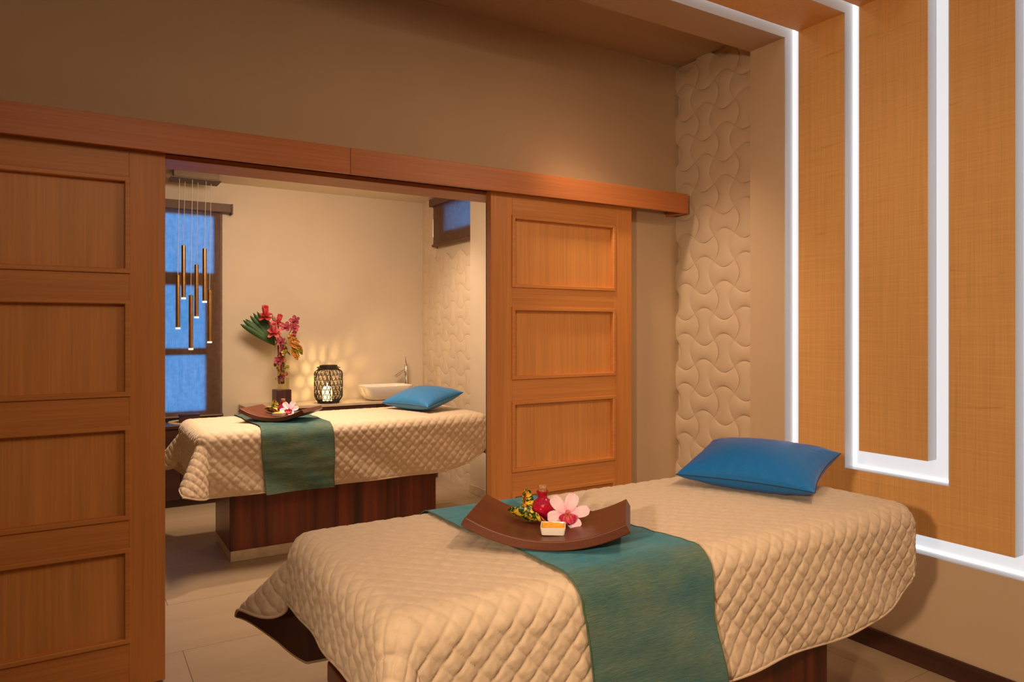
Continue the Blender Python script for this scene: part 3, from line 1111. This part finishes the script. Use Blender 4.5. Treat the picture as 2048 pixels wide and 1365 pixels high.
def tray_set(origin, desc):
    """curved wooden tray with oil bottle, scrub dish, orchid and croton leaves; origin = middle of the tray on the runner"""
    ox, oy, oz = origin
    t = thing('wooden_tray', 'curved dark wooden tray ' + desc, 'tray', (ox, oy, oz), TRAY_RZ)
    L, Dp, th, sag = 0.222, 0.138, 0.026, 0.058
    rr = (L * L + sag * sag) / (2 * sag)
    am = math.asin(L / rr)
    n = 29
    prof_o = [(rr * math.sin(k), rr - rr * math.cos(k)) for k in np.linspace(-am, am, n)]
    prof_i = [((rr - th) * math.sin(k), rr - (rr - th) * math.cos(k)) for k in np.linspace(am, -am, n)]
    m = MB()
    # tapered thickness towards the ends
    m.prism(prof_o + prof_i, -Dp, Dp, 1)
    obj('board', m, 'tray', t, 0.003, smooth=30)

    def onto(lx, ly):
        """world point on the tray's hollow at local x, y"""
        zz = rr - math.sqrt((rr - th) ** 2 - lx * lx)
        c, s = math.cos(TRAY_RZ), math.sin(TRAY_RZ)
        return (ox + lx * c - ly * s, oy + lx * s + ly * c, oz + zz)

    # bottle
    b = thing('oil_bottle', 'round red glass oil bottle with a cork on the tray ' + desc, 'bottle', onto(-0.030, 0.082))
    b.scale = (1.1, 1.1, 0.95)
    prof = [(0.001, 0.0015), (0.022, 0.001), (0.027, 0.006), (0.0315, 0.020), (0.0325, 0.030), (0.030, 0.042), (0.023, 0.054), (0.014, 0.062), (0.0125, 0.066), (0.0125, 0.077), (0.0165, 0.079), (0.0165, 0.084), (0.0125, 0.085)]
    obj('glass_body', MB().lathe(prof, 28, caps=False), 'red_glass', b, smooth=50)
    prof = [(0.0005, 0.003), (0.021, 0.003), (0.0258, 0.007), (0.030, 0.020), (0.031, 0.030), (0.0303, 0.0335), (0.0005, 0.0335)]
    obj('oil', MB().lathe(prof, 28), 'oil', b, smooth=50)
    m = MB()
    prof = [(0.0005, 0.072), (0.0105, 0.072), (0.0115, 0.086), (0.0122, 0.098), (0.0112, 0.101), (0.0005, 0.1015)]
    obj('cork', m.lathe(prof, 14), 'cork', b, smooth=40)

    # dish of scrub
    d = thing('scrub_dish', 'small square white dish of orange scrub on the tray ' + desc, 'dish', onto(0.016, -0.060), math.radians(-36))
    m = MB()

    def sq(h, z, rc=0.005):
        pts = []
        for cx, cy, a0 in ((1, 1, 0), (-1, 1, 90), (-1, -1, 180), (1, -1, 270)):
            for k in range(4):
                a_ = math.radians(a0 + k * 30)
                pts.append((cx * (h - rc) + rc * math.cos(a_), cy * (h - rc) + rc * math.sin(a_), z))
        return pts
    m.grid([sq(0.001, 0.001, 0.0005), sq(0.028, 0.001), sq(0.0305, 0.003), sq(0.0335, 0.0215), sq(0.0335, 0.0225), sq(0.0308, 0.0225), sq(0.0302, 0.020), sq(0.0275, 0.006), sq(0.001, 0.005, 0.0005)], False, True)
    obj('bowl', m, 'ceramic', d, smooth=40)
    n2 = 15
    u, v = np.meshgrid(np.linspace(-1, 1, n2), np.linspace(-1, 1, n2), indexing='ij')
    hgt = 0.0205 + 0.0035 * np.exp(-((u - 0.3) ** 2 + (v - 0.5) ** 2) * 9) + 0.0011 * np.sin(u * 9 + v * 4) + 0.0012 * np.sin(v * 7 - u * 3)
    k = thing('scrub', 'orange scrub paste heaped in the white dish ' + desc, 'paste', tuple(d.location), math.radians(-36))
    m = MB().grid(np.stack([u * 0.0298, v * 0.0298, hgt], -1))
    m.grid(np.stack([u * 0.026, v * 0.026, hgt * 0 + 0.008], -1))
    obj('paste', m, 'scrub', k, smooth=180)

    # orchid: five petals, lip and column, tipped up towards the viewer
    px, py, pz = onto(0.047, 0.016)
    f = thing('orchid', 'pink orchid bloom with a crimson lip on the tray ' + desc, 'flower', (px, py, pz + 0.030))
    face = R3(math.radians(52), 0, math.radians(-30))
    for a_, ln, wd in ((68, 0.060, 0.038), (132, 0.062, 0.036), (6, 0.062, 0.034), (200, 0.058, 0.042), (300, 0.052, 0.038)):
        m = MB()
        add_petal(m, face @ R3(0, 0, math.radians(a_ - 90)) @ TL(0, 0.004, 0), ln, wd, 0.14, 0.45, 7, 9, 0.42, 0.6)
        thicken(obj('petal', m, 'orchid_petal', f, smooth=180), 0.001)
    m = MB()
    for a_ in (-40, 0, 40):
        add_petal(m, face @ R3(math.radians(22), 0, 0) @ R3(0, 0, math.radians(180 + a_)) @ TL(0, 0.000, 0.006), 0.032, 0.030, 0.35, 0.9, 7, 7, 0.3, 0.5, 0.12)
    thicken(obj('lip', m, 'orchid_lip', f, smooth=180), 0.001)
    m = MB().tube([face @ Vector((0, 0.004, 0.001)), face @ Vector((0, 0.004, 0.010)), face @ Vector((0, -0.003, 0.018))], [0.005, 0.006, 0.003], 8)
    obj('column', m, 'orchid_column', f, smooth=180)
    m = MB().tube([face @ Vector((0, 0, -0.001)), face @ Vector((0, -0.004, -0.012)), Vector((0.004, 0.012, -0.027))], [0.004, 0.0028, 0.0022], 6)
    obj('flower_stem', m, 'stem_green', f, smooth=180)

    # croton leaves
    for lx, ly, rz, rx, ry, ln, wd, curl, mm, what in (
            (-0.024, 0.002, 100, 10, 48, 0.100, 0.056, 0.35, 'croton', 'flat yellow and green mottled croton leaf '),
            (-0.066, 0.034, 55, 48, 15, 0.078, 0.048, 0.9, 'croton', 'upright curling yellow and green croton leaf '),
            (-0.012, 0.002, 60, 6, 30, 0.052, 0.024, 0.5, 'croton_red', 'small red and yellow croton leaf ')):
        px, py, pz = onto(lx, ly)
        c = thing('croton_leaf', what + 'on the tray ' + desc, 'leaf', (px, py, pz + 0.014))
        mt = R3(0, 0, TRAY_RZ + math.radians(rz)) @ R3(math.radians(rx), math.radians(ry), 0)
        m = MB()
        add_petal(m, mt, ln, wd, 0.22, curl, 9, 12, 0.55, 0.5, 0.05)
        thicken(obj('blade', m, mm, c, smooth=180), 0.001)
        G, _ = petal(ln, wd, 0.22, curl, 9, 12, 0.55, 0.5, 0.05)
        pts = [tuple(mt @ (Vector(q) + Vector((0, 0, 0.0008)))) for q in G[:-1, 4]]
        pts = [tuple(mt @ Vector((0, -0.012, 0.0)))] + pts
        obj('midrib', MB().tube(pts, 0.0011, 5), 'rib', c, smooth=180)
    return t


tray_set((1.125, 1.635, QT + 0.0075), 'on the nearest massage table')
tray_set((1.13, 4.68, QT + 0.0075), 'on the far massage table')

# ------------------------------------------------------------------ far-room furniture: vanity counter, sideboard
VX0, VX1, VY0, VZ = 1.21, 2.895, 6.10, 0.755
t = thing('vanity_counter', 'stone-topped vanity counter along the back wall with dark drawers', 'counter', (VX0, VY0, 0))
yd = YB - VY0 - 0.005
obj('stone_top', box(0, VX1 - VX0, 0, yd, VZ - 0.024, VZ), 'stone', t, 0.003)
obj('leg_panel', box(0, 0.05, 0, yd, 0, VZ - 0.024), 'stone', t, 0.003)
obj('leg_panel', box(VX1 - VX0 - 0.05, VX1 - VX0, 0, yd, 0, VZ - 0.024), 'stone', t, 0.003)
obj('carcass', box(0.05, VX1 - VX0 - 0.05, 0.03, yd, 0.36, VZ - 0.024), 'dark_wood', t)
wd = (VX1 - VX0 - 0.10) / 3
for k in range(3):
    x0 = 0.05 + k * wd
    obj('drawer_front', box(x0 + 0.002, x0 + wd - 0.002, 0.008, 0.03, 0.362, VZ - 0.027), 'dark_wood', t, 0.002)

t = thing('sideboard', 'low dark wood sideboard under the tall blue window', 'sideboard', (-0.75, 6.14, 0))
obj('top', box(0, 1.945, -0.01, 0.365, 0.62, 0.648), 'dark_wood', t, 0.003)
obj('carcass', box(0.01, 1.94, 0.02, 0.362, 0.06, 0.62), 'dark_wood', t, 0.002)
for k in range(4):
    x0 = 0.01 + k * 0.4825
    d = obj('cabinet_door', box(x0 + 0.002, x0 + 0.4805, 0.0, 0.02, 0.065, 0.615), 'dark_wood', t, 0.002)
    obj('handle', MB().tube([(x0 + 0.24, -0.014, 0.56), (x0 + 0.30, -0.014, 0.56)], 0.004, 6), 'bronze', d)
obj('plinth', box(0.03, 1.92, 0.04, 0.36, 0.0, 0.06), 'dark_wood', t)

# tray mat and little box on the sideboard
t = thing('straw_mat', 'round woven straw mat on the sideboard under the window', 'mat', (0.785, 6.325, 0.648))
m = MB()
prof = [(0.0005, 0.0)]
for k in range(15):
    r0 = 0.01 * k + 0.001
    prof += [(r0 + 0.002, 0.005), (r0 + 0.0055, 0.008), (r0 + 0.009, 0.005)]
prof += [(0.1515, 0.0)]
obj('weave', m.lathe(prof, 40), 'mat', t, smooth=60)
t = thing('lidded_box', 'small dark brown lidded box on the round straw mat', 'box', (0.785, 6.262, 0.6563), math.radians(-4))
obj('body', box(-0.075, 0.075, -0.045, 0.045, 0, 0.048), 'box_wood', t, 0.003)
obj('lid', box(-0.077, 0.077, -0.047, 0.047, 0.049, 0.068), 'box_wood', t, 0.003)

# vessel sink and tap
t = thing('vessel_sink', 'white ceramic vessel basin on the vanity counter by the tap', 'sink', (2.45, 6.25, VZ))
t.scale = (1, 1, 0.9)


def rrect(hx, hy, rc, z, k=6):
    pts = []
    for cx, cy, a0 in ((1, 1, 0), (-1, 1, 90), (-1, -1, 180), (1, -1, 270)):
        for i in range(k + 1):
            a_ = math.radians(a0 + i * 90 / k)
            pts.append((cx * (hx - rc) + rc * math.cos(a_), cy * (hy - rc) + rc * math.sin(a_), z))
    return pts
m = MB()
m.grid([rrect(0.01, 0.005, 0.003, 0.0), rrect(0.150, 0.085, 0.06, 0.0), rrect(0.185, 0.115, 0.08, 0.018), rrect(0.210, 0.140, 0.09, 0.055), rrect(0.226, 0.158, 0.085, 0.105), rrect(0.235, 0.168, 0.08, 0.142),
        rrect(0.235, 0.168, 0.08, 0.147), rrect(0.229, 0.162, 0.075, 0.147), rrect(0.220, 0.152, 0.075, 0.125), rrect(0.19, 0.12, 0.07, 0.045), rrect(0.14, 0.08, 0.05, 0.022), rrect(0.01, 0.005, 0.003, 0.02)], False, True)
obj('basin', m, 'ceramic', t, smooth=60)
obj('drain', MB().lathe([(0.001, 0.021), (0.02, 0.021), (0.02, 0.024), (0.001, 0.0245)], 16), 'chrome', t)
t = thing('tap', 'tall chrome basin tap behind the white vessel sink', 'tap', (2.735, 6.43, VZ))
obj('tap_body', MB().lathe([(0.03, 0), (0.03, 0.006), (0.018, 0.010), (0.018, 0.285), (0.015, 0.290), (0.015, 0.296), (0.018, 0.300), (0.018, 0.315), (0.001, 0.318)], 18), 'chrome', t, smooth=40)
obj('spout', MB().tube([(0.005, 0, 0.262), (-0.055, -0.012, 0.235), (-0.118, -0.025, 0.200)], 0.014, 12), 'chrome', t, smooth=60)
obj('lever', MB().tube([(0, 0, 0.316), (-0.002, 0, 0.345), (-0.008, -0.002, 0.385)], [0.008, 0.006, 0.004], 8), 'chrome', t, smooth=60)

# ------------------------------------------------------------------ rattan lantern with candle
LX, LY = 1.905, 6.205
t = thing('rattan_lantern', 'dark open-weave rattan lantern glowing on the vanity counter', 'lantern', (LX, LY, VZ))
LH, LR = 0.315, 0.120


def lan_r(z):
    lo, hi = 0.018, 0.30
    if z < 0.07:
        k = (z - lo) / (0.07 - lo)
        return 0.092 + (LR - 0.092) * math.sin(max(0, min(1, k)) * PI / 2)
    if z > 0.265:
        k = (z - 0.265) / (hi - 0.265)
        return LR - (LR - 0.085) * (1 - math.cos(min(1, k) * PI / 2))
    return LR
obj('base_ring', MB().lathe([(0.080, 0), (0.093, 0), (0.095, 0.010), (0.093, 0.024), (0.080, 0.024)], 28, caps=False).lathe([(0.001, 0.004), (0.085, 0.004), (0.085, 0.010), (0.001, 0.010)], 28), 'rattan', t)
for k in range(7):
    z = 0.03925 + k * 0.0425
    r = lan_r(z)
    obj('hoop', MB().tube([(r * math.cos(a_), r * math.sin(a_), z) for a_ in np.linspace(0, 2 * PI, 33)[:-1]], 0.0028, 5, True), 'rattan', t, smooth=180)
ND = 20
for k in range(ND):
    for sg in (1, -1):
        pts = []
        for q in np.linspace(0.018, 0.300, 15):
            a_ = 2 * PI * k / ND + sg * (q - 0.018) / 0.282 * 2 * PI / ND * 3.318 + 0.08
            r = lan_r(q) + 0.001 * sg
            pts.append((r * math.cos(a_), r * math.sin(a_), q))
        obj('weave_strand', MB().tube(pts, 0.0029, 4), 'rattan', t, smooth=180)
for k in range(6):
    a_ = 2 * PI * k / 6 + 0.35
    pts = [((lan_r(q) + 0.003) * math.cos(a_), (lan_r(q) + 0.003) * math.sin(a_), q) for q in np.linspace(0.012, 0.302, 13)]
    obj('upright_rib', MB().tube(pts, 0.0038, 5), 'rattan', t, smooth=180)
obj('collar', MB().lathe([(0.072, 0.298), (0.088, 0.298), (0.090, 0.306), (0.078, 0.312), (0.078, 0.330), (0.072, 0.334), (0.068, 0.330), (0.068, 0.300)], 28, caps=False), 'rattan', t)
hp = [(0.098 * math.cos(a_), 0.098 * math.sin(a_) * 0.95, 0.312 + 0.004 * math.sin(a_)) for a_ in np.linspace(-0.35, PI + 0.35, 15)]
obj('handle', MB().tube(hp, 0.004, 6), 'rattan', t, smooth=180)
t = thing('candle', 'glowing cream pillar candle inside the rattan lantern', 'candle', (LX - 0.012, LY, VZ + 0.0105))
obj('wax', MB().lathe([(0.001, 0), (0.040, 0), (0.042, 0.004), (0.042, 0.125), (0.038, 0.130), (0.018, 0.124), (0.001, 0.122)], 24), 'wax', t, smooth=50)
obj('wick', MB().tube([(0, 0, 0.120), (0.001, 0, 0.132)], 0.001, 5), 'rattan', t)
obj('flame', MB().lathe([(0.0005, 0.130), (0.004, 0.138), (0.005, 0.145), (0.003, 0.156), (0.0005, 0.165)], 10), 'flame', t, smooth=180)
d = bpy.data.lights.new('candle_light', 'POINT')
d.energy = 4.5
d.color = (1.0, 0.66, 0.26)
d.shadow_soft_size = 0.012
o = bpy.data.objects.new('candle_light', d)
COL.objects.link(o)
o.location = (LX - 0.012, LY, VZ + 0.195)

# ------------------------------------------------------------------ vase and its flowers
FX, FY = 1.515, 6.26
t = thing('flower_vase', 'tall square glass vase in a dark woven cube on the vanity counter', 'vase', (FX, FY, VZ), math.radians(4))
obj('woven_cube', box(-0.064, 0.064, -0.064, 0.064, 0, 0.132), 'box_wood', t, 0.004)
m = MB()
z0, z1, h = 0.1325, 0.535, 0.052
m.box(-h, h, -h, h, z0, z0 + 0.012)
m.grid([[(-h, -h, q), (h, -h, q), (h, h, q), (-h, h, q)] for q in (z0 + 0.012, z1)], False, True)
obj('glass_sleeve', m, 'glass', t, fix=False)
obj('water', box(-h + 0.0045, h - 0.0045, -h + 0.0045, h - 0.0045, z0 + 0.013, z0 + 0.10), 'water', t)
base = Vector((FX, FY, VZ + 0.20))


def stem_pts(p, lean=0.3, bx=0.0, by=0.0):
    top = Vector(p)
    a = base + Vector((bx, by, -0.02))
    mid = Vector((FX + bx * 0.6 + (top.x - FX) * 0.16, FY + by * 0.6 + (top.y - FY) * 0.16, VZ + 0.52))
    return [tuple(a), tuple(a.lerp(mid, 0.5)), tuple(mid), tuple(mid.lerp(top, 0.55) + Vector((0, 0, 0.012))), tuple(top)]


def local(pts, o):
    return [tuple(Vector(p) - o) for p in pts]


# torch gingers: layered bracts round a cone
def ginger(pos, axis, size, mat, label, bx, by):
    f = thing('torch_ginger', label, 'flower', pos)
    o = Vector(pos)
    obj('flower_stem', MB().tube(local(stem_pts(pos, 0.3, bx, by), o), 0.0055, 6), 'stem_red', f, smooth=180)
    q = Vector(axis).normalized().to_track_quat('Z', 'Y').to_matrix().to_4x4()
    k = 0
    for ring, (nn, ang, ln, wd, z) in enumerate(((5, 128, 0.062, 0.034, 0.0), (6, 96, 0.050, 0.036, 0.006), (6, 38, 0.062, 0.044, 0.010), (6, 14, 0.070, 0.042, 0.016), (4, 4, 0.066, 0.036, 0.028))):
        for i in range(nn):
            m = MB()
            mt = q @ TL(0, 0, z * size) @ R3(0, 0, 2 * PI * (i + ring * 0.5) / nn + 0.1 * ring) @ R3(math.radians(90 - ang), 0, 0)
            add_petal(m, mt, ln * size, wd * size, 0.30, 0.75, 5, 7, 0.33, 0.4)
            obj('bract', m, mat, f, smooth=180)
    obj('cone', MB().lathe([(0.006 * size, 0), (0.013 * size, 0.015 * size), (0.016 * size, 0.04 * size), (0.010 * size, 0.062 * size), (0.001, 0.070 * size)], 10).xf(q), mat, f, smooth=180)
    return f


# helper: image position on the counter's depth plane -> metres
def at(u, v, y):
    d_ = (u - 1024) / 1426
    e_ = (660 - v) / 1426
    dx, dy = 0.5225 + 0.8526 * d_, 0.8526 - 0.5225 * d_
    k = y / dy
    return (dx * k, y, 1.4 + e_ * k)


def leaf_axis(deg, y=-0.3):
    a = math.radians(deg)
    return (math.cos(a), y, math.sin(a))


ginger(at(532, 634, 6.24), leaf_axis(98, -0.25), 1.15, 'ginger', 'topmost red torch ginger bloom in the glass vase', -0.02, 0.0)
ginger(at(555, 648, 6.27), leaf_axis(75, -0.2), 1.0, 'ginger', 'middle red torch ginger bloom behind the pink one', 0.0, 0.02)
ginger(at(548, 666, 6.19), leaf_axis(100, -0.45), 1.15, 'ginger_pink', 'lowest coral pink torch ginger bloom in the glass vase', 0.0, -0.02)


def cymbid(m_list, f, o, pos, face, size, mat):
    for a_ in (90, 162, 18, 225, 315):
        m = MB()
        add_petal(m, TL(*(Vector(pos) - o)) @ face @ R3(0, 0, math.radians(a_ - 90)), 0.060 * size, 0.038 * size, 0.25, 0.6, 5, 6, 0.4, 0.45)
        obj('petal', m, mat, f, smooth=180)
    m = MB()
    add_petal(m, TL(*(Vector(pos) - o)) @ face @ R3(math.radians(40), 0, PI), 0.036 * size, 0.030 * size, 0.4, 0.9, 5, 5, 0.4, 0.5)
    obj('lip', m, 'orchid_lip', f, smooth=180)


def orchid_spray(label, blooms, top, bx, by):
    f = thing('orchid_spray', label, 'flower', top)
    o = Vector(top)
    obj('flower_stem', MB().tube(local(stem_pts(top, 0.3, bx, by), o), 0.003, 5), 'stem_green', f, smooth=180)
    for k, (u, v, y, s) in enumerate(blooms):
        cymbid(None, f, o, at(u, v, y), R3(math.radians(70 + 15 * (k % 3)), math.radians(20 * (k % 2) - 10), math.radians(-35 + 40 * (k % 3))), s, 'wine')


orchid_spray('wine-pink orchid spray at the upper right of the bouquet', [(590, 643, 6.26, 0.95), (588, 655, 6.24, 0.8), (585, 668, 6.24, 0.85), (573, 655, 6.22, 0.9)], at(588, 650, 6.27), 0.02, 0.0)
orchid_spray('wine-pink orchid spray low in the neck of the glass vase', [(563, 684, 6.20, 0.8), (566, 700, 6.22, 0.7), (557, 712, 6.24, 0.9), (558, 722, 6.23, 0.8)], at(562, 690, 6.23), 0.01, -0.015)
orchid_spray('single wine orchid bloom sunk near the water of the vase', [(563, 757, 6.25, 0.75)], at(563, 750, 6.25), 0.01, 0.0)


def croton_sprig(label, leaves, top):
    f = thing('croton_sprig', label, 'leaf', top)
    o = Vector(top)
    obj('flower_stem', MB().tube(local(stem_pts(top, 0.3, 0.015, -0.01), o), 0.003, 5), 'stem_green', f, smooth=180)
    for k, (u, v, y, deg, ln, mm) in enumerate(leaves):
        m = MB()
        # leaf from the sprig's heart outwards along an angle in the X-Z plane
        a_ = math.radians(deg)
        dirv = Vector((math.cos(a_), -0.25, math.sin(a_))).normalized()
        q = dirv.to_track_quat('Y', 'Z').to_matrix().to_4x4()
        add_petal(m, TL(*(Vector(at(u, v, y)) - o)) @ q @ R3(0, math.radians(55 + 22 * (k % 3)), 0), ln * 1.12, 0.036, 0.3, -0.6, 5, 9, 0.6, 0.45, 0.14)
        obj('blade', m, mm, f, smooth=180)


croton_sprig('yellow and rust croton leaves drooping at the right of the vase',
             [(572, 682, 6.2, 20, 0.09, 'croton'), (575, 680, 6.19, -10, 0.10, 'croton_red'), (577, 686, 6.18, -30, 0.11, 'croton_red'), (580, 690, 6.2, -50, 0.13, 'croton'),
              (583, 700, 6.19, -62, 0.10, 'croton_red'), (572, 690, 6.18, -85, 0.09, 'croton'), (590, 688, 6.19, -40, 0.09, 'croton_red'), (596, 690, 6.18, -75, 0.09, 'croton'),
              (570, 700, 6.18, -120, 0.06, 'croton'), (578, 676, 6.2, 60, 0.05, 'croton_red')], at(574, 688, 6.21))
croton_sprig('small gold croton leaves inside the glass of the vase',
             [(554 + (k % 4) * 5.5, 712 + k * 2.2, 6.235 + 0.018 * (k % 3), (k * 67) % 360, 0.034, 'croton' if k % 3 else 'croton_red') for k in range(22)], at(566, 730, 6.26))

# fan palm leaf
pos = at(549, 692, 6.30)
f = thing('palm_leaf', 'dark green fan palm leaf spreading left out of the vase', 'leaf', pos)
o = Vector(pos)
obj('flower_stem', MB().tube(local(stem_pts(pos, 0.3, -0.02, 0.02), o), 0.003, 5), 'stem_green', f, smooth=180)
for k, (u, v) in enumerate(((482, 651), (487, 643), (492, 641), (500, 634), (506, 629), (513, 626), (520, 630), (529, 634), (541, 630), (546, 634))):
    tip = Vector(at(u, v, 6.31 + 0.008 * k))
    dv = tip - o
    q = dv.normalized().to_track_quat('Y', 'Z').to_matrix().to_4x4()
    m = MB()
    add_petal(m, q @ R3(0, math.radians(68), 0), dv.length * 1.04, 0.046, 0.25, 0.10, 5, 10, 0.6, 0.9)
    obj('leaflet', m, 'palm', f, smooth=180)

# ------------------------------------------------------------------ six-tube pendant
t = thing('pendant_lamp', 'cluster of six slim brass tube lights hanging before the blue window', 'pendant lamp', (0.82, 6.16, ZB))
o = Vector(t.location)
obj('canopy_box', box(-0.165, 0.165, -0.055, 0.055, -0.062, -0.0), 'bronze', t, 0.003)
obj('canopy_plate', box(-0.185, 0.185, -0.06, 0.165, -0.070, -0.062), 'bronze', t, 0.002)
tubes = ((355.7, 550.5, 659, 6.15), (367, 491.4, 599, 6.24), (381.6, 591.4, 700.4, 6.15), (392.9, 530, 637, 6.24), (409, 497.7, 606, 6.15), (419, 580, 686.7, 6.24))
for u, v0, v1, y in tubes:
    a = Vector(at(u, v0, y)) - o
    b = Vector(at(u, v1, y)) - o
    m = MB().lathe([(0.004, 0.004), (0.0165, 0.0), (0.0165, -(a.z - b.z) + 0.014), (0.0140, -(a.z - b.z) + 0.014)], 16).xf(TL(*a))
    tb = obj('brass_tube', m, 'brass', t, smooth=40)
    obj('lamp_tip', MB().lathe([(0.0185, 0.015), (0.0185, 0.0), (0.001, 0.0)], 16, caps=False).xf(TL(a.x, a.y, b.z)), 'lamp_tip', tb)
    obj('cord', MB().tube([(a.x, a.y, a.z + 0.002), (a.x + 0.006, a.y, a.z * 0.5), (a.x + 0.012, a.y, -0.069)], 0.0022, 5), 'cord', t)
